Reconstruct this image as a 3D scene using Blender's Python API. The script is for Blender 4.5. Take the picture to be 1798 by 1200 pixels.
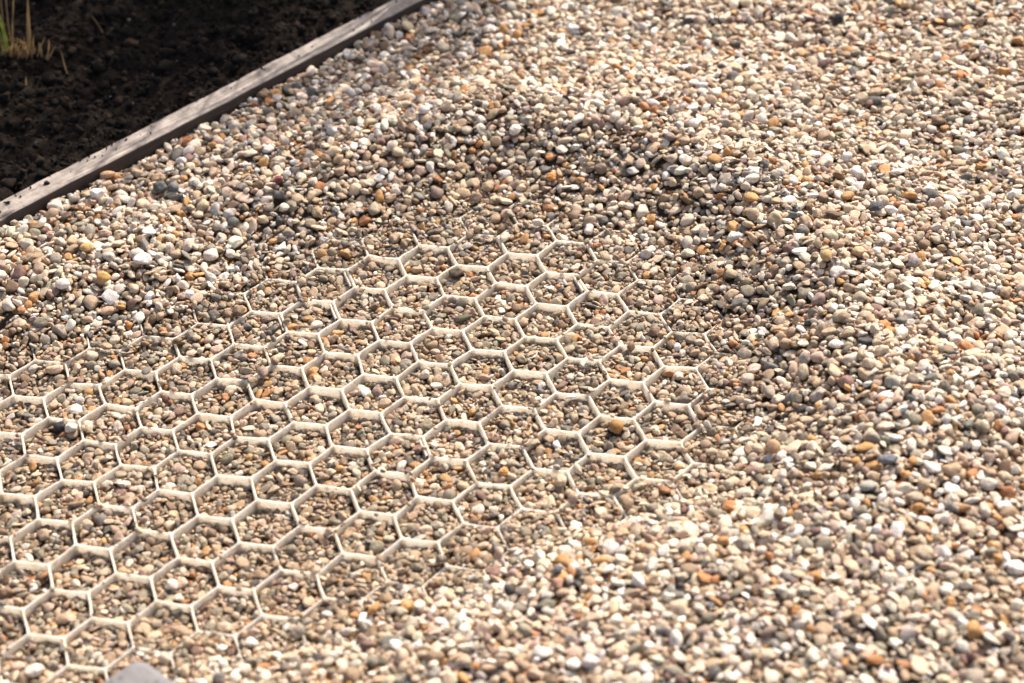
import bpy, math, random
import numpy as np
from mathutils import Matrix, Vector

for o in list(bpy.data.objects):
    bpy.data.objects.remove(o, do_unlink=True)
SC = bpy.context.scene
COL = SC.collection
R = math.radians

# ---------------------------------------------------------------- camera
PITCH, YAW, ROLL = 9.13815559e-01, 2.46165263e-01, -6.14627627e-02
CAM = np.array([5.85206949e-01, -1.71182486e+00, 1.26076797e+00])
FPX = 3527.2322                       # focal length in photo pixels (1798 wide)
MROT = (Matrix.Rotation(YAW, 3, 'Z') @ Matrix.Rotation(PITCH, 3, 'X') @ Matrix.Rotation(ROLL, 3, 'Z'))
cd = bpy.data.cameras.new('camera')
cam = bpy.data.objects.new('camera', cd)
COL.objects.link(cam)
cam.matrix_world = Matrix.Translation(Vector(CAM)) @ MROT.to_4x4()
cd.sensor_width = 36.0
cd.lens = FPX / 1798.0 * 36.0
cd.clip_start = 0.05
cd.clip_end = 500.0
cd.dof.use_dof = True
cd.dof.focus_distance = 2.10
cd.dof.aperture_fstop = 4.2
SC.camera = cam

# ---------------------------------------------------------------- light
SUN_EL, SUN_DIR = 44.0, (0.32, 0.95)          # horizontal direction TOWARDS the sun
w = bpy.data.worlds.new('World')
SC.world = w
w.use_nodes = True
nt = w.node_tree
for n in list(nt.nodes):
    nt.nodes.remove(n)
sky = nt.nodes.new('ShaderNodeTexSky')
sky.sky_type = 'NISHITA'
sky.sun_disc = False
sky.sun_elevation = R(SUN_EL)
sky.dust_density = 5.0
sky.ozone_density = 0.3
sky.air_density = 0.8
sky.sun_rotation = math.atan2(SUN_DIR[0], SUN_DIR[1])
bg = nt.nodes.new('ShaderNodeBackground')
bg.inputs['Strength'].default_value = 0.145
wo = nt.nodes.new('ShaderNodeOutputWorld')
nt.links.new(sky.outputs[0], bg.inputs['Color'])
nt.links.new(bg.outputs[0], wo.inputs['Surface'])
sd = bpy.data.lights.new('sun', 'SUN')
sd.energy = 3.9
sd.angle = R(0.53)
sd.color = (1.0, 0.945, 0.875)
sun = bpy.data.objects.new('sun', sd)
COL.objects.link(sun)
hd = Vector((SUN_DIR[0], SUN_DIR[1], 0)).normalized()
sv = Vector((hd.x * math.cos(R(SUN_EL)), hd.y * math.cos(R(SUN_EL)), math.sin(R(SUN_EL))))
sun.rotation_euler = sv.to_track_quat('Z', 'Y').to_euler()
sun.location = sv * 5
SC.view_settings.view_transform = 'Standard'
SC.view_settings.look = 'None'
SC.view_settings.exposure = 0.60
SC.view_settings.use_white_balance = True
SC.view_settings.white_balance_temperature = 7100
SC.view_settings.white_balance_tint = 13
SC.view_settings.gamma = 1.0

# ---------------------------------------------------------------- helpers
rng = np.random.default_rng(7)
random.seed(7)
MR = np.array(MROT)


def ground_at(x, y, z=0.0):
    """point of height z that the photo shows at pixel x, y"""
    d = MR @ np.array([(x - 899) / FPX, -(y - 600) / FPX, -1.0])
    return CAM + (z - CAM[2]) / d[2] * d


def tag(o, label=None, cat=None, group=None, kind=None):
    if label: o['label'] = label
    if cat: o['category'] = cat
    if group: o['group'] = group
    if kind: o['kind'] = kind
    return o


def _hash(ix, iy, seed):
    h = (ix.astype(np.int64) * 374761393 + iy.astype(np.int64) * 668265263 + seed * 1442695041) & 0xFFFFFFFF
    h = ((h ^ (h >> 13)) * 1274126177) & 0xFFFFFFFF
    h = h ^ (h >> 16)
    return (h & 0xFFFFFF) / float(0xFFFFFF) * 2 - 1


def vnoise(x, y, seed=0):
    ix = np.floor(x); iy = np.floor(y)
    fx = x - ix; fy = y - iy
    fx = fx * fx * fx * (fx * (fx * 6 - 15) + 10); fy = fy * fy * fy * (fy * (fy * 6 - 15) + 10)
    a = _hash(ix, iy, seed); b = _hash(ix + 1, iy, seed)
    c = _hash(ix, iy + 1, seed); d = _hash(ix + 1, iy + 1, seed)
    return (a * (1 - fx) + b * fx) * (1 - fy) + (c * (1 - fx) + d * fx) * fy


def sstep(a, b, x):
    t = np.clip((x - a) / (b - a), 0, 1)
    return t * t * (3 - 2 * t)


def mesh_from(name, V, F, mat, parent=None, smooth=True, col=None):
    """F is an (n, k) array: all faces with k corners"""
    me = bpy.data.meshes.new(name)
    V = np.ascontiguousarray(V, dtype=np.float32)
    F = np.ascontiguousarray(F, dtype=np.int32)
    me.vertices.add(len(V))
    me.vertices.foreach_set('co', V.ravel())
    me.loops.add(F.size)
    me.loops.foreach_set('vertex_index', F.ravel())
    me.polygons.add(len(F))
    me.polygons.foreach_set('loop_start', np.arange(0, F.size, F.shape[1], dtype=np.int32))
    me.polygons.foreach_set('use_smooth', np.full(len(F), smooth, dtype=bool))
    me.update(calc_edges=True)
    if col is not None:
        at = me.attributes.new('col', 'FLOAT_COLOR', 'POINT')
        at.data.foreach_set('color', np.ascontiguousarray(col, dtype=np.float32).ravel())
    me.materials.append(mat)
    o = bpy.data.objects.new(name, me)
    COL.objects.link(o)
    if parent is not None:
        o.parent = parent
    return o


def quads(nx, ny):
    i, j = np.meshgrid(np.arange(nx - 1), np.arange(ny - 1), indexing='ij')
    a = (i * ny + j).ravel()
    return np.stack([a, a + ny, a + ny + 1, a + 1], 1)


# ---------------------------------------------------------------- materials
class NT:
    def __init__(self, name):
        self.m = bpy.data.materials.new(name)
        self.m.use_nodes = True
        self.t = self.m.node_tree
        self.b = self.t.nodes['Principled BSDF']
        self.out = self.t.nodes['Material Output']
        self.tc = self.t.nodes.new('ShaderNodeTexCoord')

    def n(self, typ, **kw):
        x = self.t.nodes.new(typ)
        for k, v in kw.items():
            if k in x.inputs:
                x.inputs[k].default_value = v
            else:
                setattr(x, k, v)
        return x

    def l(self, a, b):
        self.t.links.new(a, b)

    def noise(self, scale, detail=4, rough=0.6, vec=None):
        x = self.n('ShaderNodeTexNoise', Scale=scale, Detail=detail, Roughness=rough)
        self.l(vec if vec is not None else self.tc.outputs['Object'], x.inputs['Vector'])
        return x.outputs['Fac']

    def ramp(self, fac, stops):
        r = self.n('ShaderNodeValToRGB')
        e = r.color_ramp.elements
        while len(e) < len(stops):
            e.new(0.5)
        for q, (p, c) in zip(e, stops):
            q.position = p
            q.color = (c[0], c[1], c[2], 1) if not isinstance(c, (int, float)) else (c, c, c, 1)
        self.l(fac, r.inputs[0])
        return r.outputs['Color']

    def mix(self, a, b, fac, mode='MIX'):
        x = self.n('ShaderNodeMix', data_type='RGBA', blend_type=mode)
        for s, v in ((x.inputs[0], fac), (x.inputs[6], a), (x.inputs[7], b)):
            if isinstance(v, (int, float)):
                s.default_value = v
            elif isinstance(v, tuple):
                s.default_value = (v[0], v[1], v[2], 1)
            else:
                self.l(v, s)
        return x.outputs[2]

    def math(self, op, a, b=0.0):
        x = self.n('ShaderNodeMath', operation=op)
        for s, v in ((x.inputs[0], a), (x.inputs[1], b)):
            if isinstance(v, (int, float)):
                s.default_value = v
            else:
                self.l(v, s)
        return x.outputs[0]

    def bump(self, h, strength, dist):
        x = self.n('ShaderNodeBump', Strength=strength, Distance=dist)
        self.l(h, x.inputs['Height'])
        self.l(x.outputs[0], self.b.inputs['Normal'])


def mat_pebble():
    k = NT('pebble_stone')
    a = k.n('ShaderNodeAttribute', attribute_name='col')
    c = a.outputs['Color']
    speck = k.ramp(k.noise(900, 3, 0.7), [(0.32, 0.62), (0.60, 1.12)])
    c = k.mix(c, speck, 1.0, 'MULTIPLY')
    band = k.ramp(k.noise(170, 3, 0.6), [(0.34, (0.76, 0.68, 0.58)), (0.56, (1.08, 1.06, 1.04))])
    c = k.mix(c, band, 0.8, 'MULTIPLY')
    pits = k.ramp(k.noise(1500, 2, 0.5), [(0.28, 1.0), (0.36, 0.0)])
    c = k.mix(c, (0.13, 0.09, 0.055), k.math('MULTIPLY', pits, 0.55))
    stain = k.ramp(k.noise(330, 4, 0.65), [(0.60, 0.0), (0.74, 1.0)])
    c = k.mix(c, (0.42, 0.24, 0.10), k.math('MULTIPLY', stain, 0.35))
    k.l(c, k.b.inputs['Base Color'])
    rg = k.ramp(k.noise(200, 2, 0.5), [(0.3, 0.46), (0.7, 0.78)])
    k.l(rg, k.b.inputs['Roughness'])
    k.b.inputs['Specular IOR Level'].default_value = 0.42
    k.bump(k.noise(520, 5, 0.75), 0.8, 0.0012)
    return k.m


def mat_sand():
    k = NT('sandy_bed')
    v = k.n('ShaderNodeTexVoronoi', Scale=210.0)
    k.l(k.tc.outputs['Object'], v.inputs['Vector'])
    c = k.ramp(k.noise(260, 5, 0.7), [(0.3, (0.13, 0.09, 0.055)), (0.5, (0.26, 0.195, 0.125)), (0.72, (0.42, 0.33, 0.22))])
    c2 = k.mix(c, v.outputs['Color'], 0.12, 'MULTIPLY')
    k.l(c2, k.b.inputs['Base Color'])
    k.b.inputs['Roughness'].default_value = 0.95
    h = k.math('ADD', k.math('MULTIPLY', v.outputs['Distance'], -1.2), k.noise(700, 4, 0.8))
    k.bump(h, 1.0, 0.003)
    return k.m


def mat_plastic():
    k = NT('off_white_plastic')
    dust = k.ramp(k.noise(70, 6, 0.75), [(0.40, 0.0), (0.62, 1.0)])
    c = k.mix((0.56, 0.53, 0.475), (0.40, 0.335, 0.25), k.math('MULTIPLY', dust, 0.8))
    specks = k.ramp(k.noise(380, 3, 0.6), [(0.60, 0.0), (0.67, 1.0)])
    c = k.mix(c, (0.20, 0.15, 0.10), k.math('MULTIPLY', specks, 0.75))
    k.l(c, k.b.inputs['Base Color'])
    k.b.inputs['Roughness'].default_value = 0.5
    k.b.inputs['Subsurface Weight'].default_value = 1.0
    k.b.inputs['Subsurface Radius'].default_value = (1.0, 0.97, 0.93)
    k.b.inputs['Subsurface Scale'].default_value = 0.014
    k.bump(k.noise(300, 2, 0.5), 0.12, 0.0004)
    return k.m


def mat_wood():
    k = NT('weathered_wood')
    mp = k.n('ShaderNodeMapping')
    mp.inputs['Scale'].default_value = (4.0, 110.0, 110.0)
    k.l(k.tc.outputs['Object'], mp.inputs['Vector'])
    g = k.noise(1.6, 6, 0.7, mp.outputs[0])
    mp2 = k.n('ShaderNodeMapping')
    mp2.inputs['Scale'].default_value = (14.0, 420.0, 420.0)
    k.l(k.tc.outputs['Object'], mp2.inputs['Vector'])
    fine = k.noise(1.0, 4, 0.7, mp2.outputs[0])
    top = k.ramp(g, [(0.30, (0.15, 0.13, 0.115)), (0.46, (0.33, 0.295, 0.265)), (0.66, (0.48, 0.43, 0.385))])
    blot = k.ramp(k.noise(34, 6, 0.75), [(0.38, 0.58), (0.56, 1.1)])
    top = k.mix(top, blot, 1.0, 'MULTIPLY')
    top = k.mix(top, k.ramp(fine, [(0.30, 0.70), (0.55, 1.05)]), 0.8, 'MULTIPLY')
    side = k.ramp(g, [(0.3, (0.030, 0.022, 0.018)), (0.7, (0.065, 0.048, 0.038))])  # brown stained sides, with their shade also put into the dark tone
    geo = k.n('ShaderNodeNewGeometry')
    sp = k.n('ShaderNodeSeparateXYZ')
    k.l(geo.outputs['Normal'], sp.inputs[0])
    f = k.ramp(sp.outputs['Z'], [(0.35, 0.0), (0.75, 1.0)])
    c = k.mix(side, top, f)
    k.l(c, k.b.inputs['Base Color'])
    k.b.inputs['Roughness'].default_value = 0.85
    k.bump(k.math('ADD', g, fine), 0.6, 0.0012)
    return k.m


def mat_soil():
    k = NT('peat_soil')
    c = k.ramp(k.noise(130, 7, 0.75), [(0.28, (0.007, 0.005, 0.004)), (0.5, (0.017, 0.0125, 0.0095)), (0.72, (0.040, 0.029, 0.021))])
    k.l(c, k.b.inputs['Base Color'])
    k.b.inputs['Roughness'].default_value = 0.95
    k.b.inputs['Specular IOR Level'].default_value = 0.15
    k.bump(k.noise(420, 6, 0.8), 1.0, 0.004)
    return k.m


def mat_crumb():
    k = NT('soil_crumb')
    a = k.n('ShaderNodeAttribute', attribute_name='col')
    c = k.mix(a.outputs['Color'], k.ramp(k.noise(600, 4, 0.7), [(0.3, 0.5), (0.7, 1.25)]), 1.0, 'MULTIPLY')
    k.l(c, k.b.inputs['Base Color'])
    k.b.inputs['Roughness'].default_value = 0.95
    k.b.inputs['Specular IOR Level'].default_value = 0.2
    k.bump(k.noise(900, 5, 0.8), 1.0, 0.002)
    return k.m


def mat_blade(name, c0, c1, trans=0.3):
    k = NT(name)
    mp = k.n('ShaderNodeMapping')
    mp.inputs['Scale'].default_value = (300.0, 300.0, 25.0)
    k.l(k.tc.outputs['Object'], mp.inputs['Vector'])
    c = k.ramp(k.noise(1.0, 4, 0.6, mp.outputs[0]), [(0.3, c0), (0.7, c1)])
    k.l(c, k.b.inputs['Base Color'])
    k.b.inputs['Roughness'].default_value = 0.6
    tr = k.n('ShaderNodeBsdfTranslucent')
    k.l(c, tr.inputs['Color'])
    ms = k.n('ShaderNodeMixShader')
    ms.inputs[0].default_value = trans
    k.l(k.b.outputs[0], ms.inputs[1]); k.l(tr.outputs[0], ms.inputs[2])
    k.l(ms.outputs[0], k.out.inputs['Surface'])
    return k.m


def mat_concrete():
    k = NT('grey_concrete')
    c = k.ramp(k.noise(60, 6, 0.7), [(0.3, (0.15, 0.155, 0.165)), (0.7, (0.235, 0.235, 0.245))])
    v = k.n('ShaderNodeTexVoronoi', Scale=75.0)
    k.l(k.tc.outputs['Object'], v.inputs['Vector'])
    holes = k.ramp(v.outputs['Distance'], [(0.10, 1.0), (0.26, 0.0)])
    c = k.mix(c, (0.09, 0.085, 0.09), k.math('MULTIPLY', holes, 0.7))
    k.l(c, k.b.inputs['Base Color'])
    k.b.inputs['Roughness'].default_value = 0.9
    k.bump(k.noise(400, 5, 0.7), 0.5, 0.001)
    return k.m


M_PEB, M_SAND, M_PLA, M_WOOD, M_SOIL, M_CRUMB = mat_pebble(), mat_sand(), mat_plastic(), mat_wood(), mat_soil(), mat_crumb()
M_GREEN = mat_blade('green_leaf', (0.07, 0.10, 0.02), (0.19, 0.23, 0.05), 0.35)
M_DRY = mat_blade('dry_straw', (0.17, 0.105, 0.05), (0.40, 0.27, 0.13), 0.25)
M_CON = mat_concrete()

# ---------------------------------------------------------------- layout of the place (metres; top of the plastic grid is z = 0)
BANG = R(57.996)                                     # direction of the timber board
BD = np.array([math.cos(BANG), math.sin(BANG)])
BN = np.array([BD[1], -BD[0]])                       # from the board towards the gravel
B0 = np.array([-0.39996, -0.05536])                  # on the gravel-side top edge
BTOP, BTHICK = 0.050, 0.030
S = 0.033                                            # side of one hexagon
VA = np.array([1.5 * S, -S * 3 ** .5 / 2])
VB = np.array([1.5 * S, S * 3 ** .5 / 2])

# patch where the gravel has been swept away from the grid
EXPOSED = [(-60, 640), (60, 622), (200, 596), (300, 580), (340, 556), (420, 506), (470, 472), (540, 458), (640, 418), (720, 392),
           (800, 388), (900, 386), (970, 400), (1060, 430), (1140, 470), (1190, 540), (1245, 600), (1262, 690), (1290, 755),
           (1258, 806), (1205, 856), (1100, 895), (960, 928), (860, 955), (800, 1010), (700, 1040), (600, 1085), (545, 1112),
           (440, 1125), (360, 1142), (280, 1175), (180, 1215), (-60, 1330), (-400, 1300), (-400, 800)]
EP = np.array([ground_at(x, y)[:2] for x, y in EXPOSED])


def poly_sd(x, y, P):
    d = np.full(x.shape, 1e9); ins = np.zeros(x.shape, bool)
    for i in range(len(P)):
        a, b = P[i], P[(i + 1) % len(P)]
        e = b - a
        t = np.clip(((x - a[0]) * e[0] + (y - a[1]) * e[1]) / (e @ e), 0, 1)
        d = np.minimum(d, np.hypot(x - a[0] - t * e[0], y - a[1] - t * e[1]))
        c = ((a[1] > y) != (b[1] > y)) & (x < (b[0] - a[0]) * (y - a[1]) / (b[1] - a[1] + 1e-12) + a[0])
        ins ^= c
    return np.where(ins, -d, d)


X0, X1, Y0, Y1, RES = -0.95, 1.00, -1.00, 1.05, 0.001
CR = 0.005
cx = np.arange(X0, X1 + CR, CR); cy = np.arange(Y0, Y1 + CR, CR)
CX, CY = np.meshgrid(cx, cy, indexing='ij')
SD = poly_sd(CX, CY, EP)
BDST = (CX - B0[0]) * BN[0] + (CY - B0[1]) * BN[1]


def surface(x, y, d, bd):
    """height of the gravel surface"""
    front = 1 - sstep(-0.42, -0.18, y)                        # side nearest the camera
    front = front * (1 - sstep(0.25, 0.55, x) * 0.4)
    hout = (0.030 + 0.009 * sstep(-0.22, 0.05, x)) * (1 - front) + 0.024 * front
    arc = sstep(-0.14, 0.08, x)
    rgt = sstep(0.25, 0.42, x) * sstep(-0.32, -0.15, y)
    z = -0.0080 + 0.0080 * sstep(-0.06, 0.0, d)
    z = z + hout * sstep(-0.004, 0.110 + 0.060 * arc * (1 - front) - 0.01 * front, d)
    z = z + (1 - front) * (0.002 + 0.0105 * arc + 0.001 * rgt) * np.exp(-((d - 0.10 - 0.08 * arc + 0.03 * rgt) / 0.060) ** 2)
    z = z - (1 - front) * 0.016 * sstep(0.20, 0.40, d)
    out = sstep(0.0, 0.08, d)
    z = z + out * 0.0045 * vnoise(x / 0.21 + 3.3, y / 0.21, 8)
    z = z + out * (0.0055 * vnoise(x / 0.12, y / 0.12, 3) + 0.0032 * vnoise(x / 0.05, y / 0.05, 4))
    z = z + (1 - out) * 0.0026 * vnoise(x / 0.055, y / 0.055, 5)
    nb = 1 - sstep(0.0, 0.10, bd)
    z = z * (1 - nb) + nb * (0.035 + 0.006 * sstep(0.22, 0.5, y) + 0.004 * (1 - sstep(-0.08, 0.02, y)) + 0.004 * vnoise(x / 0.04, y / 0.04, 6))
    return z


TC = surface(CX, CY, SD, BDST)


def sample(arr, x, y):
    u = np.clip((x - X0) / CR, 0, arr.shape[0] - 1.001); v = np.clip((y - Y0) / CR, 0, arr.shape[1] - 1.001)
    i = np.floor(u).astype(int); j = np.floor(v).astype(int)
    fu = u - i; fv = v - j
    return (arr[i, j] * (1 - fu) + arr[i + 1, j] * fu) * (1 - fv) + (arr[i, j + 1] * (1 - fu) + arr[i + 1, j + 1] * fu) * fv


# ---------------------------------------------------------------- ground sheet (sand between the stones, on to the horizon)
inside = 1 - sstep(-0.01, 0.05, SD)
GZ = TC - (0.0048 * inside + 0.010 * (1 - inside))
soilside = BDST < -BTHICK * 0.5
GZ = np.where(soilside, -0.03, GZ)
V = np.stack([CX, CY, GZ], -1).reshape(-1, 3)
F = quads(*CX.shape)
nv = len(V)
nx_, ny_ = CX.shape
border = [i * ny_ for i in range(nx_)] + [(nx_ - 1) * ny_ + j for j in range(1, ny_)] + \
         [i * ny_ + ny_ - 1 for i in range(nx_ - 2, -1, -1)] + [j for j in range(ny_ - 2, 0, -1)]
bv = V[border]
ext = bv.copy()
dirs = bv[:, :2] - np.array([0.02, 0.02])
ext[:, :2] = dirs * 150
ext[:, 2] = 0.0
V = np.concatenate([V, ext])
nb_ = len(border)
ring = np.array([[border[k], nv + k, nv + (k + 1) % nb_, border[(k + 1) % nb_]] for k in range(nb_)])
ground = mesh_from('ground', V, np.concatenate([F, ring]), M_SAND)
tag(ground, kind='structure')


# ---------------------------------------------------------------- the honeycomb grid
def build_grid():
    t = 0.00115
    rad = 0.0058
    cor = [np.array([math.cos(R(60 * k)), math.sin(R(60 * k))]) * S for k in range(6)]
    ap = S * 3 ** .5 / 2
    inner = []; outer = []
    for k in range(6):                                 # rounded inner hexagon and the matching points on the centre line
        c = cor[k]
        u = c / S
        cc = u * ((ap - t - rad) / math.cos(R(30)))
        for q in range(7):
            a = R(60 * k - 30 + 10 * q)
            inner.append(cc + rad * np.array([math.cos(a), math.sin(a)]))
            # centre line
            p = inner[-1]
            best = None
            for e in (k - 1, k):
                n = np.array([math.cos(R(60 * e + 30)), math.sin(R(60 * e + 30))])
                dd = ap - p @ n
                if best is None or dd < best[0]:
                    best = (dd, p + n * dd)
            outer.append(c if q == 3 else best[1])
    I = np.array(inner); O = np.array(outer)
    m = len(I)
    nxt = np.roll(np.arange(m), -1)
    # subdivide the straight runs so that walls can bow a little
    I2 = []; O2 = []
    for a in range(m):
        I2.append(I[a]); O2.append(O[a])
        if np.linalg.norm(I[(a + 1) % m] - I[a]) > 0.01:
            for q in range(1, 6):
                I2.append(I[a] + (I[(a + 1) % m] - I[a]) * q / 6); O2.append(O[a] + (O[(a + 1) % m] - O[a]) * q / 6)
    I = np.array(I2); O = np.array(O2); m = len(I)
    Vs = []; Fs = []; base = 0
    levels = [(-0.0000, 0.55), (-0.0006, 0.12), (-0.0016, 0.0), (-0.008, -0.06), (-0.018, -0.14), (-0.030, -0.22)]
    for i in range(-30, 40):
        for j in range(-40, 30):
            P = i * VA + j * VB
            C = P + np.array([S / 2, -ap])             # centre of the cell below the edge that starts at P
            if not (X0 + .05 < C[0] < X1 - .05 and Y0 + .05 < C[1] < Y1 - .05):
                continue
            sd_ = float(sample(SD, np.array([C[0]]), np.array([C[1]]))[0])
            bd_ = (C - B0) @ BN
            if sd_ > 0.11 or bd_ < 0.06:
                continue
            rings = [np.c_[O + C, np.full(m, 0.00025)]]
            for z, f in levels:
                rings.append(np.c_[I + (O - I) * f + C, np.full(m, z)])
            Vs.append(np.concatenate(rings))
            a = np.arange(m); b = np.roll(a, -1)
            for r in range(len(rings) - 1):
                Fs.append(np.stack([base + r * m + a, base + r * m + b, base + (r + 1) * m + b, base + (r + 1) * m + a], 1))
            base += len(rings) * m
    # doubled ribs where two panels of the grid are clipped together
    for (sxp, syp) in ((495, 565), (617, 485), (1018, 493), (746, 790), (590, 540)):
        g = ground_at(sxp, syp)[:2]
        best = min(((np.linalg.norm(g - (i * VA + j * VB + np.array([S, 0]) + np.array([.25 * S, -S * .433]))), i, j)
                    for i in range(-12, 20) for j in range(-20, 12)))
        q = best[1] * VA + best[2] * VB + np.array([S, 0])
        e = np.array([.5, -.866]); nn = np.array([-.866, -.5])
        a0 = q + nn * 0.0038 + e * 0.003; m_ = 7
        pr_ = [(-0.0009, -0.02), (-0.0008, -0.0008), (-0.0004, -0.0001), (0.0004, -0.0001), (0.0008, -0.0008), (0.0009, -0.02)]
        Vs.append(np.array([[*(a0 + e * (S - .006) * k_ / (m_ - 1) + nn * w_), z_] for k_ in range(m_) for w_, z_ in pr_]))
        fq = quads(m_, len(pr_)); Fs.append(fq + base); base += m_ * len(pr_)
    V = np.concatenate(Vs); F = np.concatenate(Fs)
    x, y = V[:, 0].copy(), V[:, 1].copy()
    dep = 1 + np.clip(-V[:, 2] / 0.01, 0, 2) * 0.35
    V[:, 0] += 0.00085 * vnoise(x / 0.022, y / 0.022, 21) * dep
    V[:, 1] += 0.00085 * vnoise(x / 0.022, y / 0.022, 22) * dep
    top = V[:, 2] > -0.002
    V[:, 2] += top * (0.0006 * vnoise(x / 0.015, y / 0.015, 23) + 0.0010 * vnoise(x / 0.12, y / 0.12, 24) + 0.00012 * vnoise(x / 0.002, y / 0.002, 25))
    o = mesh_from('gravel_grid', V, F, M_PLA)
    import bmesh
    bm = bmesh.new(); bm.from_mesh(o.data)
    bmesh.ops.remove_doubles(bm, verts=bm.verts, dist=0.00002)
    bmesh.ops.recalc_face_normals(bm, faces=bm.faces)
    bm.to_mesh(o.data); bm.free()
    tag(o, 'off-white plastic honeycomb grid filled with small gravel, half buried', 'gravel grid')
    return o


grid = build_grid()


def wall_distance(x, y):
    """distance to the nearest centre line of the hexagon net"""
    ap = S * 3 ** .5 / 2
    M = np.array([VA, VB]).T
    Mi = np.linalg.inv(M)
    px = x - S / 2; py = y + ap
    u = Mi[0, 0] * px + Mi[0, 1] * py; v = Mi[1, 0] * px + Mi[1, 1] * py
    bestd = np.full(np.shape(x), -1e9)
    fu = np.floor(u); fv = np.floor(v)
    best = np.full(np.shape(x), 1e9); bx = np.zeros(np.shape(x)); by = np.zeros(np.shape(x))
    for a in (0, 1):
        for b in (0, 1):
            qx = px - ((fu + a) * VA[0] + (fv + b) * VB[0]); qy = py - ((fu + a) * VA[1] + (fv + b) * VB[1])
            r = qx * qx + qy * qy
            s_ = r < best
            best = np.where(s_, r, best); bx = np.where(s_, qx, bx); by = np.where(s_, qy, by)
    for e in range(6):
        n = (math.cos(R(60 * e + 30)), math.sin(R(60 * e + 30)))
        bestd = np.maximum(bestd, bx * n[0] + by * n[1])
    return ap - bestd


# ---------------------------------------------------------------- pebble shapes
def icosphere(sub):
    import bmesh
    bm = bmesh.new()
    bmesh.ops.create_icosphere(bm, subdivisions=sub, radius=1.0)
    v = np.array([q.co[:] for q in bm.verts]); f = np.array([[q.index for q in g.verts] for g in bm.faces])
    bm.free()
    return v, f


def unit_shape(dirs, r, kind):
    """radius factor over a set of directions: an irregular, rounded or broken stone"""
    nP = {0: 9, 1: 12, 2: 8, 3: 14, 4: 5}[kind]
    n = r.normal(size=(nP, 3)); n /= np.linalg.norm(n, axis=1)[:, None]
    h = r.uniform({0: .72, 1: .58, 2: .50, 3: .62, 4: .93}[kind], {0: 1.02, 1: .98, 2: .92, 3: 1.0, 4: 1.02}[kind], nP)
    d = dirs @ n.T
    val = np.where(d > 0.05, h / np.maximum(d, 0.05), 9.0)
    k = {0: 11.0, 1: 26.0, 2: 40.0, 3: 18.0, 4: 6.0}[kind]
    sm = -np.log(np.exp(-k * val).sum(1) + np.exp(-k * 1.0)) / k
    ph = r.uniform(0, 6.28, 6); fr = r.normal(size=(6, 3)) * 2.2
    lump = sum(np.sin(dirs @ fr[q] + ph[q]) for q in range(6)) / 6
    out = sm * (1 + (0.04 if kind == 4 else 0.13) * lump)
    if kind != 4:
        fr2 = r.normal(size=(5, 3)) * (5 if kind == 2 else 4)
        out = out * (1 + (0.07 if kind == 2 else 0.045) * sum(np.sin(dirs @ fr2[q] + ph[q]) for q in range(5)) / 2)
    P = dirs * out[:, None]
    lo, hi = P.min(0), P.max(0)
    return (P - (lo + hi) / 2) / ((hi - lo) / 2)


DV = {s: icosphere(s) for s in (2, 3, 4)}
NPROTO = 90
PK = [0, 1, 2, 2, 3, 2]
PROTO = {s: np.array([unit_shape(DV[s][0], np.random.default_rng(500 + p), PK[p % 6]) for p in range(NPROTO)]) for s in (2, 3)}

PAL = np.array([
    # r, g, b, weight on the heap, weight in the cells and on part of the slope
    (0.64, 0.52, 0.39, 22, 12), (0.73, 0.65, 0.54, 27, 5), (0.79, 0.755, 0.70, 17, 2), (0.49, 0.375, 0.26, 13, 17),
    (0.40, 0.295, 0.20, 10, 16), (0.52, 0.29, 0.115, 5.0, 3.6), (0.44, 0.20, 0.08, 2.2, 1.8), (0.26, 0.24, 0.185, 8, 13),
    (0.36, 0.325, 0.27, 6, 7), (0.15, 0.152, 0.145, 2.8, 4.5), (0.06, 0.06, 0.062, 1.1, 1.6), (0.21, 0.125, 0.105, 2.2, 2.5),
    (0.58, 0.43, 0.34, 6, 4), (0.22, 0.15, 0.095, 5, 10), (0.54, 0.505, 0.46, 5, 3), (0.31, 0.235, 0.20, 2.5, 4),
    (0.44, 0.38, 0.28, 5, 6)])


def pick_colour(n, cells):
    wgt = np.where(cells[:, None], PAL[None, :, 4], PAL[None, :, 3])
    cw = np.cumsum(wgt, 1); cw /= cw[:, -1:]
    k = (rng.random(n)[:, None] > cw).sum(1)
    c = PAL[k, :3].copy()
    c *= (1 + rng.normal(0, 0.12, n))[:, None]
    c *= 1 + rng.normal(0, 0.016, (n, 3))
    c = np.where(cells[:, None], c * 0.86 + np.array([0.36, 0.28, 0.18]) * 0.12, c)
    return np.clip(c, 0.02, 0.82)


# ---------------------------------------------------------------- drop the stones one by one on to a height map
VIEW = np.array([(-0.657, .512), (.691, .672), (.704, -.518), (-.149, -.659)])
nX = int((X1 - X0) / RES); nY = int((Y1 - Y0) / RES)
gx = X0 + (np.arange(nX) + .5) * RES; gy = Y0 + (np.arange(nY) + .5) * RES
GX, GY = np.meshgrid(gx, gy, indexing='ij')
T = sample(TC, GX, GY).astype(np.float32)
D = sample(SD, GX, GY).astype(np.float32)
H = T - np.where(D < 0.02, 0.0050, 0.0105).astype(np.float32)
WD = wall_distance(GX, GY).astype(np.float32)
bdg = ((GX - B0[0]) * BN[0] + (GY - B0[1]) * BN[1]).astype(np.float32)
wallcell = (WD < 0.0013) & (D < 0.10)
H = np.where(wallcell & (H < 0), 0.0, H).astype(np.float32)
H = np.where(bdg < 0.0005, 0.2, H).astype(np.float32)
vsd = poly_sd(CX, CY, VIEW)
VS = sample(vsd, GX, GY)
OWN = np.full((nX, nY), -1, np.int32)

WALLP = 0.018
stones = []          # cx, cy, cz, a, b, c, R(9), cell colours


def rotz(a):
    c, s = math.cos(a), math.sin(a)
    return np.array([[c, -s, 0], [s, c, 0], [0, 0, 1]])


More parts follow.
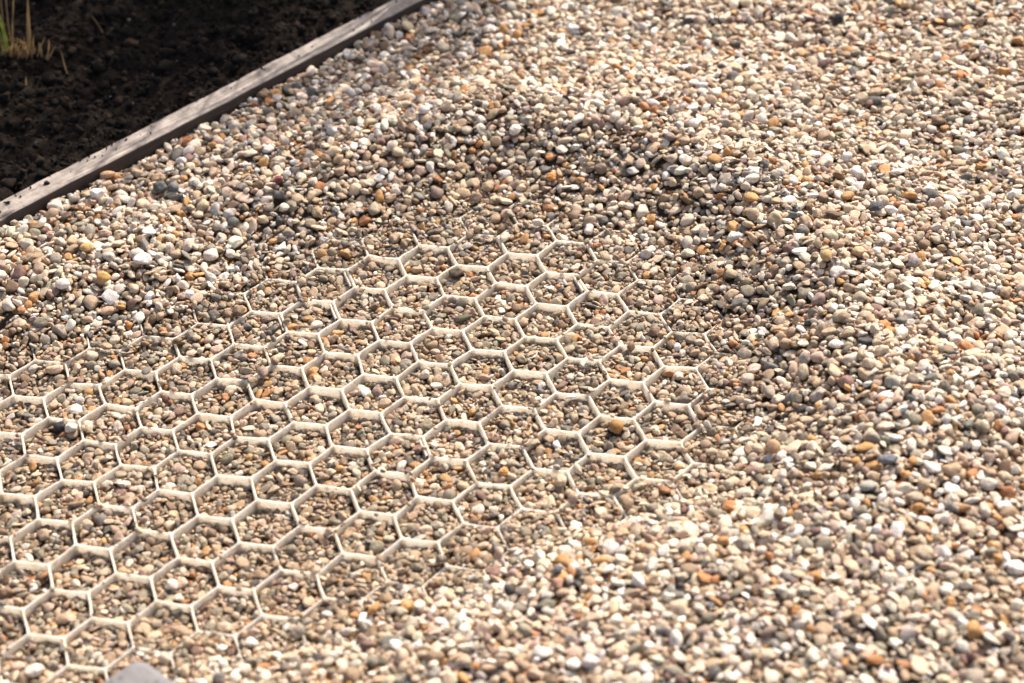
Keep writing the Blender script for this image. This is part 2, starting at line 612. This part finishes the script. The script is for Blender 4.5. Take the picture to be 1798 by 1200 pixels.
def tilt_to(nrm):
    z = nrm / np.linalg.norm(nrm)
    x = np.array([1.0, 0, 0]) - z * z[0]
    x /= np.linalg.norm(x)
    return np.stack([x, np.cross(z, x), z], 1)


def drop(x, y, a, b, c, yaw, tx, ty, force=False, slack=0.0025):
    i = int((x - X0) / RES); j = int((y - Y0) / RES)
    rr = int(a / RES) + 1
    if i - rr < 1 or j - rr < 1 or i + rr >= nX - 1 or j + rr >= nY - 1:
        return False
    r2 = max(3, rr - 1)
    ax = (H[i + r2, j] - H[i - r2, j]) / (2 * r2 * RES); ay = (H[i, j + r2] - H[i, j - r2]) / (2 * r2 * RES)
    ax = min(max(ax, -.55), .55) * 0.8 + tx; ay = min(max(ay, -.55), .55) * 0.8 + ty
    Rm = tilt_to(np.array([-ax, -ay, 1.0])) @ rotz(yaw)
    A = Rm @ np.diag([1 / a ** 2, 1 / b ** 2, 1 / c ** 2]) @ Rm.T
    hx = GX[i - rr:i + rr + 1, j - rr:j + rr + 1] - x; hy = GY[i - rr:i + rr + 1, j - rr:j + rr + 1] - y
    Bq = A[0, 2] * hx + A[1, 2] * hy
    Cq = A[0, 0] * hx * hx + 2 * A[0, 1] * hx * hy + A[1, 1] * hy * hy - 1
    disc = Bq * Bq - A[2, 2] * Cq
    m = disc > 0
    if m.sum() < 4:
        return False
    sq = np.sqrt(np.maximum(disc, 0)) / A[2, 2]
    mid = -Bq / A[2, 2]
    Hl = H[i - rr:i + rr + 1, j - rr:j + rr + 1]
    gap = (Hl - (mid - sq))[m]
    if Hl[m].max() > 0.15:
        return False
    wc = wallcell[i - rr:i + rr + 1, j - rr:j + rr + 1]
    onwall = bool((wc & m).any()) and T[i, j] < 0.0035
    if onwall and not force and rng.random() > WALLP:
        return False
    if force:
        gap = (Hl - (mid - sq))[m & ~wc]; z = 0.5 * gap.max() + 0.5 * gap.mean()
    else: z = gap.max() if onwall else 0.55 * gap.max() + 0.45 * gap.mean()
    if not force and z > T[i, j] + slack and (not onwall or z > T[i, j] + 0.010):
        return False
    topz = (z + mid + sq)
    Hn = np.where(m & (topz > Hl), topz, Hl)
    own = OWN[i - rr:i + rr + 1, j - rr:j + rr + 1]
    own[m & (topz > Hl)] = len(stones)
    H[i - rr:i + rr + 1, j - rr:j + rr + 1] = Hn
    stones.append((x, y, z, a, b, c, Rm, D[i, j] < (0.012 if y < -0.28 or rng.random() < (0.52 if x > 0.0 else 0.85) else 0.115)))  # some slope stones take browner cell colours, which also paints the bank's shade deeper
    return True


valid = np.argwhere((VS[::4, ::4] < 0.16) & (bdg[::4, ::4] > 0.003)) * 4


def run(n, size_fn, seed, cand=5, slack=0.0025, only=None):
    r = np.random.default_rng(seed)
    va = valid if only is None else valid[only]
    idx = r.integers(0, len(va), (n, cand))
    sub = r.integers(0, 4, (n, cand, 2))
    u = r.random((n, 6)); g = r.normal(size=(n, 6))
    for k in range(n):
        p = va[idx[k]] + sub[k]
        p = np.minimum(p, [nX - 1, nY - 1])
        e = H[p[:, 0], p[:, 1]] - T[p[:, 0], p[:, 1]]
        q = p[int(np.argmin(e))]
        a, b, c = size_fn(D[q[0], q[1]], u[k], g[k])
        lim = WD[q[0], q[1]]
        t = 0.16 if u[k, 4] < 0.62 else 0.55
        drop(gx[q[0]], gy[q[1]], a, b, c, u[k, 5] * 6.283, g[k, 3] * t, g[k, 4] * t, slack=slack)


def size_main(d, u, g):
    big = 1 / (1 + math.exp(-(d - 0.012) / 0.012))          # small stones are left in the cells, the big ones lie on the heap
    med = 0.0043 + 0.0008 * big
    a = med * math.exp(0.34 * g[0])
    a = min(max(a, 0.0022), 0.0092 if big > .5 else 0.0072)
    b = a * (0.55 + 0.40 * u[1]); c = a * (0.36 + 0.38 * u[2])
    if u[3] < 0.24: c = a * 0.26
    return a, b, min(c, b)


def size_small(d, u, g):
    a = 0.0021 * math.exp(0.25 * g[0])
    a = max(a, 0.0014)
    return a, a * (0.65 + 0.3 * u[1]), a * (0.5 + 0.3 * u[2])


run(64000, size_main, 11, 4, 0.0030)
incell = np.where(D[valid[:, 0], valid[:, 1]] < 0.03)[0]
run(22000, size_main, 12, 5, 0.0022, incell)
WALLP = 0.05
run(34000, size_small, 13, 3, 0.0014)
run(26000, size_small, 14, 4, 0.0012, incell)
NMAIN = len(stones)

# stones one can point to in the photograph: pixel, size in pixels, colour, shape, label
NOTABLE = [
    (1083, 757, 25, 23, (0.36, 0.19, 0.05), 4, 'smooth round ochre brown pebble inside a honeycomb cell at the right of the grid'),
    (1357, 794, 27, 25, (0.46, 0.30, 0.18), 4, 'large round tan pebble right of the last visible grid wall'),
    (105, 755, 23, 16, (0.022, 0.024, 0.03), 0, 'black oval pebble in a cell at the left, touching a white one'),
    (126, 757, 21, 20, (0.80, 0.76, 0.70), 1, 'white blunt pebble in a left cell, beside the black oval one'),
    (1559, 811, 36, 17, (0.17, 0.19, 0.22), 3, 'flat blue grey slate pebble on the heap right of the tan round pebble'),
    (1523, 856, 32, 18, (0.40, 0.40, 0.37), 4, 'pale grey flat oval pebble just below the blue grey slate pebble'),
    (179, 307, 27, 15, (0.50, 0.32, 0.19), 4, 'tan oval pebble lying against the front of the timber board'),
    (172, 346, 26, 20, (0.80, 0.77, 0.74), 1, 'white angular pebble below the tan oval one near the board'),
    (303, 1030, 20, 22, (0.82, 0.79, 0.74), 1, 'bright white upright pebble in a cell near the bottom of the grid'),
    (61, 1184, 34, 21, (0.76, 0.71, 0.64), 0, 'long cream white pebble in the bottom left corner'),
    (984, 853, 23, 24, (0.62, 0.51, 0.36), 0, 'round cream pebble in a cell below the ochre brown one'),
    (884, 833, 19, 17, (0.58, 0.29, 0.09), 2, 'small orange wedge shaped pebble in a lower middle cell'),
    (979, 1028, 21, 26, (0.44, 0.25, 0.18), 1, 'reddish brown upright pebble on the lower heap under a dark slate one'),
    (979, 1008, 22, 15, (0.07, 0.08, 0.10), 1, 'dark slate pebble above the reddish brown upright pebble'),
    (252, 463, 32, 20, (0.82, 0.80, 0.78), 2, 'jagged bright white quartz pebble on the heap at the left'),
    (184, 495, 25, 18, (0.60, 0.36, 0.12), 0, 'golden ochre pebble on the heap above the left cells'),
    (112, 508, 25, 17, (0.82, 0.78, 0.74), 4, 'smooth white oval pebble left of the golden ochre pebble'),
    (153, 440, 24, 18, (0.58, 0.38, 0.16), 0, 'tilted yellow ochre pebble left of the jagged white quartz'),
    (282, 335, 26, 18, (0.085, 0.10, 0.10), 0, 'dark grey oval pebble near the board, left one of a pair'),
    (305, 333, 20, 17, (0.14, 0.16, 0.17), 0, 'dark grey pebble near the board, right one of a pair'),
    (487, 320, 22, 15, (0.20, 0.05, 0.055), 1, 'dark red angular pebble on the upper left heap'),
    (745, 197, 21, 18, (0.76, 0.73, 0.70), 4, 'white egg shaped pebble on the upper heap'),
    (906, 260, 24, 16, (0.80, 0.75, 0.66), 0, 'long white pebble leaning on the ridge of the heap'),
    (969, 316, 17, 15, (0.66, 0.30, 0.08), 0, 'bright orange pebble on the shaded slope above the grid'),
    (1080, 212, 21, 17, (0.72, 0.64, 0.54), 4, 'round cream pebble on the ridge of the heap'),
    (1472, 37, 20, 15, (0.035, 0.04, 0.05), 2, 'black angular chip near the top of the picture'),
    (1447, 117, 28, 14, (0.24, 0.15, 0.14), 0, 'purple brown oval pebble on the upper right heap'),
    (1537, 371, 27, 17, (0.08, 0.09, 0.11), 2, 'dark blue grey rough pebble on the right heap'),
    (1464, 379, 34, 12, (0.13, 0.085, 0.06), 3, 'long flat dark brown pebble left of the dark blue grey one'),
    (1603, 462, 20, 26, (0.33, 0.31, 0.31), 3, 'tall grey purple pebble leaning on the right heap'),
    (1450, 458, 21, 20, (0.52, 0.36, 0.17), 4, 'round yellow tan pebble on the right heap, left one of two alike'),
    (1507, 447, 22, 19, (0.56, 0.40, 0.24), 0, 'round yellow tan pebble on the right heap, right one of two alike'),
    (813, 562, 36, 12, (0.16, 0.145, 0.10), 3, 'long flat olive grey pebble at the bottom of a middle cell'),
    (802, 483, 28, 19, (0.17, 0.135, 0.095), 1, 'dark brown lumpy pebble against a wall in an upper cell'),
    (1323, 652, 30, 18, (0.60, 0.47, 0.40), 0, 'long pinkish cream pebble lying diagonally right of the grid'),
    (1312, 671, 24, 16, (0.66, 0.55, 0.46), 0, 'cream oval pebble tucked below the long pinkish one'),
    (96, 653, 31, 15, (0.70, 0.50, 0.36), 0, 'long peach coloured pebble just above the upper left cells'),
]
notes = []
for (px, py, wpx, hpx, c, kd, lab) in NOTABLE:
    z = 0.0
    for _ in range(4):
        p = ground_at(px, py, z)
        z = float(T[int((p[0] - X0) / RES), int((p[1] - Y0) / RES)]) + 0.003
    p = ground_at(px, py, z)
    dist = np.linalg.norm(p - CAM)
    a = wpx * 0.5 * dist / FPX
    b = hpx * 0.5 * dist / FPX / 0.823
    cc = 0.7 * b
    if hpx > wpx:
        a, b, cc = hpx * 0.5 * dist / FPX, a, a * 0.8
        yaw = YAW + 1.57
    else:
        yaw = YAW
    if 'diagonally' in lab or 'leaning on the ridge' in lab: yaw += 0.7
    n0 = len(stones)
    for step in range(24):                              # a stone that would cut into the board moves clear of it
        if drop(p[0], p[1], a, b, cc, yaw, 0, 0, force=True):
            notes.append((n0, c, kd, lab))
            break
        p = p + np.array([BN[0], BN[1], 0]) * 0.002
    else:
        print('not placed:', lab)

# ---------------------------------------------------------------- build the stone meshes
seen = np.bincount(OWN[OWN >= 0], minlength=len(stones))
SX = np.array([s[:6] for s in stones]); SR = np.array([s[6] for s in stones]); SCELL = np.array([s[7] for s in stones])
ti = np.clip(((SX[:, 0] - X0) / RES).astype(int), 0, nX - 1); tj = np.clip(((SX[:, 1] - Y0) / RES).astype(int), 0, nY - 1)
depth = H[ti, tj] - (SX[:, 2] + SX[:, 5])
keep = (seen > 2) | (depth < 0.003)
isnote = np.zeros(len(stones), bool)
for n_, *_ in notes: isnote[n_] = True
keep &= ~isnote
ids = np.where(keep)[0]
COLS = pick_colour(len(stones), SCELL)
big = SX[ids, 3] > 0.0030
parts_v, parts_f, parts_c = [], [], []
off = 0
for s, sel in ((3, ids[big]), (2, ids[~big])):
    pr = rng.integers(0, NPROTO, len(sel))
    P = PROTO[s][pr] * SX[sel, 3:6][:, None, :]
    W_ = np.einsum('nij,nkj->nki', SR[sel], P) + SX[sel, :3][:, None, :]
    nvp = W_.shape[1]
    F = DV[s][1][None] + (np.arange(len(sel)) * nvp)[:, None, None]
    parts_v.append(W_.reshape(-1, 3)); parts_f.append(F.reshape(-1, 3) + off)
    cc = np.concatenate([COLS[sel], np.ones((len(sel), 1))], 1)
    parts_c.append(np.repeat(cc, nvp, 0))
    off += len(sel) * nvp
for n_, *_q in notes:
    if seen[n_] < 25: print('hidden:', seen[n_], _q[2])
print('stones', len(stones), 'kept', len(ids), 'big', big.sum())
gravel = mesh_from('gravel', np.concatenate(parts_v), np.concatenate(parts_f), M_PEB, col=np.concatenate(parts_c))
tag(gravel, kind='stuff')
gravel['label'] = 'mixed cream, white, grey and brown pebbles heaped round and in the honeycomb grid'
gravel['category'] = 'gravel'
del parts_v, parts_f, parts_c

for k, (n_, c, kd, lab) in enumerate(notes):
    s = stones[n_]
    P = unit_shape(DV[4][0], np.random.default_rng(900 + k), kd) * np.array(s[3:6])
    P = P @ s[6].T
    o = mesh_from('pebble', P, DV[4][1], M_PEB, col=np.tile(np.array([*c, 1.0]), (len(P), 1)))
    o.location = s[:3]
    tag(o, lab, 'pebble', 'single pebbles that stand out in the gravel')


# ---------------------------------------------------------------- timber board
def build_board():
    L0, L1 = -1.2, 1.6
    n = 560
    s = np.linspace(L0, L1, n)
    t, b = BTHICK, 0.0018
    prof = [(0, -0.10), (0, 0.0 - b), (-b * .3, -b * .3), (-b, 0)] + [(-b - (t - 2 * b) * q / 6, 0) for q in range(1, 6)] + \
           [(-t + b, 0), (-t + b * .3, -b * .3), (-t, -b), (-t, -0.10)]
    prof = [(0, -0.05)] + prof[1:] if False else prof
    prof.insert(1, (0, -0.03)); prof.insert(2, (0, -0.015))
    P = np.array(prof)
    X = np.repeat(s[:, None], len(P), 1)
    Yl = np.repeat(P[None, :, 0], n, 0).copy(); Z = np.repeat(P[None, :, 1], n, 0).copy()
    Yl += 0.0004 * vnoise(X / 0.03, Z / 0.02 + Yl / 0.02, 31) + 0.0006 * vnoise(X / 0.3, Yl * 0, 32)
    Z += np.where(Z > -0.004, 0.0005 * vnoise(X / 0.018, Yl / 0.006, 33) + 0.0008 * vnoise(X / 0.25, Yl * 0, 34), 0)
    # chipped front arris at the left end of the view
    chip = np.exp(-((s - 0.006) / 0.010) ** 2) * 0.0045
    edge = (P[:, 1] > -0.003) & (P[:, 0] > -0.006)
    Z[:, edge] -= chip[:, None] * 0.8
    Yl[:, edge] -= chip[:, None]
    V = np.stack([X, Yl, Z], -1).reshape(-1, 3)
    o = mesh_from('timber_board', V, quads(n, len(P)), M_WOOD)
    # local x runs along the board; local +y points towards the gravel
    ex, ey = Vector((BD[0], BD[1], 0)), Vector((BN[0], BN[1], 0))
    Mx = Matrix(((ex.x, ey.x, 0, B0[0]), (ex.y, ey.y, 0, B0[1]), (0, 0, 1, BTOP), (0, 0, 0, 1)))
    # keep the frame right handed
    if Mx.to_3x3().determinant() < 0:
        for v in o.data.vertices: v.co.y = -v.co.y
        o.data.flip_normals()
        ey = -ey
        Mx = Matrix(((ex.x, ey.x, 0, B0[0]), (ex.y, ey.y, 0, B0[1]), (0, 0, 1, BTOP), (0, 0, 0, 1)))
    o.matrix_world = Mx
    tag(o, 'weathered grey timber edging board between dark soil and gravel', 'edging board')
    return o


board = build_board()

# ---------------------------------------------------------------- soil
SR_ = 0.003
sx = np.arange(-1.35, 0.75, SR_); sy = np.arange(-0.75, 1.75, SR_)
# grid aligned with the board: u along it, v away from it on the soil side
su = np.arange(-0.55, 1.35, SR_); sv_ = np.arange(BTHICK - 0.006, 0.95, SR_)
UU, VV = np.meshgrid(su, sv_, indexing='ij')
SXX = B0[0] + BD[0] * UU - BN[0] * VV; SYY = B0[1] + BD[1] * UU - BN[1] * VV


def soil_height(x, y, v):
    z = 0.036 + 0.010 * sstep(0.05, 0.35, v)
    for k, (sc, am) in enumerate(((0.13, .010), (0.055, .0085), (0.024, .0060), (0.011, .0036), (0.0055, .0020))):
        z = z + am * (np.abs(vnoise(x / sc, y / sc, 40 + k)) * 1.6 - 0.5)
    return z - 0.004 * (1 - sstep(0.02, 0.06, v))


ZZ = soil_height(SXX, SYY, VV)
soil = mesh_from('soil', np.stack([SXX, SYY, ZZ], -1).reshape(-1, 3), quads(*UU.shape)[:, ::-1], M_SOIL)
tag(soil, kind='structure')
nC = 26000
cu = rng.uniform(-0.5, 1.0, nC); cv = rng.uniform(BTHICK + .001, 0.62, nC)
bx = B0[0] + BD[0] * cu - BN[0] * cv; by = B0[1] + BD[1] * cu - BN[1] * cv
cr = 0.0016 * np.exp(rng.normal(0, 0.60, nC)); cr = np.clip(cr, 0.0007, 0.0100)
bz = soil_height(bx, by, cv) + cr * 0.35
onb = np.arange(nC) < 100                              # a few crumbs have been kicked on to the board
bu, bv_ = rng.uniform(-0.3, 0.8, nC), BTHICK * (1 - rng.random(nC) ** 2.2 * 0.9)
cr = np.where(onb, np.clip(cr * 0.55, 0.0004, 0.0013), cr)
bx = np.where(onb, B0[0] + BD[0] * bu - BN[0] * bv_, bx); by = np.where(onb, B0[1] + BD[1] * bu - BN[1] * bv_, by)
bz = np.where(onb, BTOP + cr * 0.4, bz)
r2 = np.random.default_rng(77)
ROUGH = []
for p in range(30):
    q = unit_shape(DV[2][0], np.random.default_rng(1300 + p), 2)
    fr = r2.normal(size=(7, 3)) * 6; ph = r2.uniform(0, 6.28, 7)
    ROUGH.append(q * (1 + 0.16 * sum(np.sin(q @ fr[k] + ph[k]) for k in range(7)) / 2)[:, None])
ROUGH = np.array(ROUGH)
pr = rng.integers(0, 30, nC)
ang = rng.uniform(0, 6.28, nC)
RZ = np.zeros((nC, 3, 3)); RZ[:, 0, 0] = np.cos(ang); RZ[:, 0, 1] = -np.sin(ang); RZ[:, 1, 0] = np.sin(ang); RZ[:, 1, 1] = np.cos(ang); RZ[:, 2, 2] = 1
sc3 = cr[:, None] * rng.uniform(0.6, 1.25, (nC, 3))
P = np.einsum('nij,nkj->nki', RZ, ROUGH[pr] * sc3[:, None, :]) + np.stack([bx, by, bz], 1)[:, None, :]
ck = rng.random(nC)
cc = np.array([0.019, 0.0135, 0.0102]) * np.exp(rng.normal(0, 0.35, nC))[:, None]
cc = np.where((ck > 0.93)[:, None], np.array([0.06, 0.038, 0.024])[None] * np.exp(rng.normal(0, 0.3, nC))[:, None], cc)
cc = np.where(((ck > 0.993) & (cr < 0.003))[:, None], np.array([[0.22, 0.20, 0.18]]), cc)
cc = np.repeat(np.c_[cc, np.ones(nC)], P.shape[1], 0)
Fc = (DV[2][1][None] + (np.arange(nC) * P.shape[1])[:, None, None]).reshape(-1, 3)
crumbs = mesh_from('soil_crumbs', P.reshape(-1, 3), Fc, M_CRUMB, col=cc)
tag(crumbs, kind='stuff')
crumbs['label'] = 'dark brown peat crumbs covering the planting bed'
crumbs['category'] = 'soil'

for k, (px, py, sz, lab) in enumerate([(82, 321, 0.0034, 'larger dark soil crumb lying on the timber board'),
                                       (14, 356, 0.0028, 'smaller dark soil crumb on the timber board near the left edge')]):
    p = ground_at(px, py, BTOP + 0.001)
    q = unit_shape(DV[3][0], np.random.default_rng(60 + k), 2)
    fr = r2.normal(size=(7, 3)) * 6; ph = r2.uniform(0, 6.28, 7)
    q = q * (1 + 0.14 * sum(np.sin(q @ fr[m] + ph[m]) for m in range(7)) / 2)[:, None] * np.array([sz, sz * .85, sz * .5])
    o = mesh_from('soil_crumb', q, DV[3][1], M_CRUMB, col=np.tile(np.array([0.045, 0.032, 0.024, 1]), (len(q), 1)))
    o.location = (p[0], p[1], BTOP + 0.0012)
    tag(o, lab, 'soil crumb', 'soil crumbs on the board')


# ---------------------------------------------------------------- grass
def soil_z(x, y):
    v = -((x - B0[0]) * BN[0] + (y - B0[1]) * BN[1])
    return float(soil_height(np.array([x]), np.array([y]), np.array([v]))[0])


def blade_mesh(pts, width, nseg=14, fold=0.35, side=None):
    """a folded, tapering leaf along a quadratic curve through three points"""
    p0, p1, p2 = [np.array(p, float) for p in pts]
    V = []
    for k in range(nseg + 1):
        t = k / nseg
        c = p0 * (1 - t) ** 2 + 2 * p1 * t * (1 - t) + p2 * t * t
        d = 2 * (1 - t) * (p1 - p0) + 2 * t * (p2 - p1)
        d /= np.linalg.norm(d) + 1e-9
        s = np.cross(d, side) if side is not None else np.cross(d, [0.3, -1, 0.2])
        s /= np.linalg.norm(s) + 1e-9
        nn = np.cross(s, d)
        wd = width * (0.75 + 0.5 * t) * max(1 - t ** 3.0, 0.04)
        V += [c - s * wd / 2 + nn * wd * fold, c, c + s * wd / 2 + nn * wd * fold]
    F = []
    for k in range(nseg):
        a = 3 * k
        F += [[a, a + 1, a + 4, a + 3], [a + 1, a + 2, a + 5, a + 4]]
    return np.array(V), np.array(F)


def at_depth(px, py, base):
    """point at pixel px, py in the upright plane through base that faces the camera"""
    fw = np.array([-math.sin(YAW), math.cos(YAW), 0.0])
    d = MR @ np.array([(px - 899) / FPX, -(py - 600) / FPX, -1.0])
    t = ((np.array(base) - CAM) @ fw) / (d @ fw)
    return CAM + d * t


def empty(name, loc):
    o = bpy.data.objects.new(name, None)
    o.empty_display_size = 0.02
    o.location = loc
    COL.objects.link(o)
    return o


tb = ground_at(38, 106, 0.045)
tb[2] = soil_z(tb[0], tb[1]) - 0.002
tuft = empty('grass_tuft', tb)
tag(tuft, 'small grass tuft with a green blade and dry brown stalks in the dark soil', 'grass')
BL = [  # base px, mid px, tip px, width mm, depth lean, green
    ((12, 108), (7, 60), (-18, -14), 6.0, -0.02, 1), ((8, 110), (-4, 60), (-40, 20), 7.0, 0.01, 1), ((2, 104), (-20, 80), (-60, 70), 6.0, 0.0, 1),
    ((52, 106), (52, 60), (44, -60), 3.2, 0.0, 0), ((50, 104), (49, 70), (47, 10), 4.0, 0.01, 0), ((24, 92), (22, 50), (26, -50), 2.6, 0.0, 0),
    ((22, 90), (14, 40), (8, -40), 2.4, 0.01, 0), ((8, 80), (4, 30), (-2, -30), 2.0, 0.0, 0), ((60, 108), (58, 85), (59, 62), 3.2, 0, 0),
    ((62, 106), (70, 86), (80, 64), 2.0, 0, 0), ((76, 116), (84, 95), (86, 68), 3.0, -0.01, 0), ((75, 118), (88, 98), (98, 78), 2.4, 0, 0),
    ((118, 130), (112, 110), (105, 82), 2.2, 0.0, 0), ((44, 108), (42, 88), (36, 68), 3.4, 0, 0), ((36, 108), (34, 90), (25, 76), 3.0, 0, 0),
    ((48, 110), (44, 80), (18, 66), 3.4, -0.01, 0), ((45, 108), (36, 76), (-10, 74), 2.4, -0.02, 0), ((30, 110), (28, 95), (24, 80), 4.0, 0.0, 0),
    ((56, 110), (58, 96), (63, 84), 4.0, 0.0, 0), ((40, 110), (42, 92), (46, 74), 4.2, -0.01, 0), ((20, 110), (20, 96), (17, 82), 4.0, 0.0, 0),
    ((54, 108), (46, 90), (42, 64), 2.4, 0.0, 0), ((64, 110), (66, 98), (74, 86), 2.0, 0.0, 0), ((34, 108), (40, 84), (50, 72), 2.4, 0.01, 0)]
rb = random.Random(5)
for _ in range(26):                                    # the messy base of short dead stalks
    x0 = rb.uniform(4, 74); ln = rb.uniform(12, 36); lean = rb.uniform(-9, 13)
    BL.append(((x0, rb.uniform(102, 116)), (x0 + lean * .3, 108 - ln * .6), (x0 + lean, 108 - ln), rb.uniform(1.6, 3.4), rb.uniform(-.01, .01), 0))
for k, (b, m, t, wd, dl, gr) in enumerate(BL):
    pb = ground_at(b[0], b[1], tb[2] + 0.0); pb[2] = min(soil_z(pb[0], pb[1]), tb[2] + .004) - 0.001
    fw = np.array([-math.sin(YAW), math.cos(YAW), 0.0])
    pb = at_depth(b[0], b[1], pb)
    pm = at_depth(m[0], m[1], pb + fw * dl); pt = at_depth(t[0], t[1], pb + fw * dl * 2.5)
    pm2 = 2 * pm - (pb + pt) / 2
    V, F = blade_mesh((pb, pm2, pt), wd / 1000, side=fw)
    mesh_from('green_blade' if gr else 'dry_stalk', V - tb, F, M_GREEN if gr else M_DRY, parent=tuft)

for (b, t, wd, lab) in [((44, 161), (45, 134), 3.0, 'short pale straw stub standing in soil below the grass tuft'),
                        ((180, 58), (160, 28), 2.4, 'grey bent straw lying on the dark soil right of the grass tuft')]:
    pb = ground_at(b[0], b[1], 0.045); pb[2] = soil_z(pb[0], pb[1]) + 0.002
    pb = at_depth(b[0], b[1], pb)
    pt = at_depth(t[0], t[1], pb)
    V, F = blade_mesh((pb, (pb + pt) / 2 + np.array([0.002, 0, 0.001]), pt), wd / 1000, side=np.array([-.24, .97, 0]))
    o = mesh_from('dry_straw', V - pb, F, M_DRY)
    o.location = pb
    tag(o, lab, 'straw')

# taller grasses growing in the bed just beyond the top edge: their shade falls on the soil and the board
CL = [((0.04, 0.72), 75, 0.72, 'tall ornamental grass clump in the bed beyond the board'),
      ((-0.20, 0.82), 190, 0.85, 'tall ornamental grass clump behind the middle of the bed'),
      ((-0.46, 0.90), 190, 0.80, 'tall ornamental grass clump at the far left of the bed')]
for k, ((x, y), n, hh, lab) in enumerate(CL):
    z = 0.04
    r = np.random.default_rng(300 + k)
    Vs, Fs, o_ = [], [], 0
    for q in range(n):
        a = r.uniform(0, 6.28); sp = r.uniform(0, 0.05)
        p0 = np.array([sp * math.cos(a), sp * math.sin(a), 0])
        L = hh * r.uniform(0.55, 1.1); out = L * r.uniform(0.05, 0.38)
        a2 = a + r.normal(0, 0.5)
        p2 = p0 + np.array([out * math.cos(a2), out * math.sin(a2), L * r.uniform(.7, 1)])
        p1 = p0 + np.array([out * .2 * math.cos(a2), out * .2 * math.sin(a2), L * .75])
        V, F = blade_mesh((p0, p1, p2), r.uniform(0.005, 0.010), nseg=9, side=np.array([math.cos(a2), math.sin(a2), 0.01]))
        Vs.append(V); Fs.append(F + o_); o_ += len(V)
    o = mesh_from('grass_clump', np.concatenate(Vs), np.concatenate(Fs), M_GREEN)
    o.location = (x, y, z)
    tag(o, lab, 'grass', 'grass clumps beyond the frame')


# ---------------------------------------------------------------- corner of a concrete slab at the bottom edge
def build_slab():
    ztop = 0.075
    apex = ground_at(244, 1150, ztop)[:2]
    fw = np.array([-math.sin(YAW), math.cos(YAW)]); rt = np.array([math.cos(YAW), math.sin(YAW)])
    half = R(47)
    e1 = -fw * math.cos(half) + rt * math.sin(half); e2 = -fw * math.cos(half) - rt * math.sin(half)
    L = 0.22
    rad = 0.011

    def loop(inset, z):
        pts = []
        corners = [np.zeros(2), e1 * L, (e1 + e2) * L, e2 * L]
        cen = (e1 + e2) * L / 2
        for k in range(4):
            c = corners[k]; a = corners[k - 1] - c; b = corners[(k + 1) % 4] - c
            a = a / np.linalg.norm(a); b = b / np.linalg.norm(b)
            s0 = c + a * rad; s2 = c + b * rad
            for q in range(9):
                t = q / 8
                p = s0 * (1 - t) ** 2 + 2 * c * t * (1 - t) + s2 * t * t
                d = cen - p; p = p + d / np.linalg.norm(d) * inset
                pts.append([p[0], p[1], z])
        return pts
    rings = [loop(0.0, -0.08), loop(0.0, -0.006), loop(0.0012, -0.0025), loop(0.004, -0.0006), loop(0.010, 0), loop(0.05, 0)]
    m = len(rings[0])
    V = np.array([p for r_ in rings for p in r_] + [[*((e1 + e2) * L / 2), 0]])
    F = []
    for r_ in range(len(rings) - 1):
        for q in range(m):
            a = r_ * m + q; b = r_ * m + (q + 1) % m
            F.append((a, b, b + m, a + m))
    me = bpy.data.meshes.new('concrete_slab')
    c = len(V) - 1
    tri = [((len(rings) - 1) * m + q, (len(rings) - 1) * m + (q + 1) % m, c) for q in range(m)]
    me.from_pydata([tuple(v) for v in V], [], [tuple(f) for f in F] + tri)
    me.materials.append(M_CON)
    for p in me.polygons: p.use_smooth = True
    o = bpy.data.objects.new('concrete_slab', me)
    COL.objects.link(o)
    o.location = (apex[0], apex[1], ztop)
    import bmesh
    bm = bmesh.new(); bm.from_mesh(me); bmesh.ops.recalc_face_normals(bm, faces=bm.faces); bm.to_mesh(me); bm.free()
    tag(o, 'corner of a plain grey concrete slab at the bottom edge of the gravel', 'concrete slab')


build_slab()
SC.cycles.max_bounces = 8
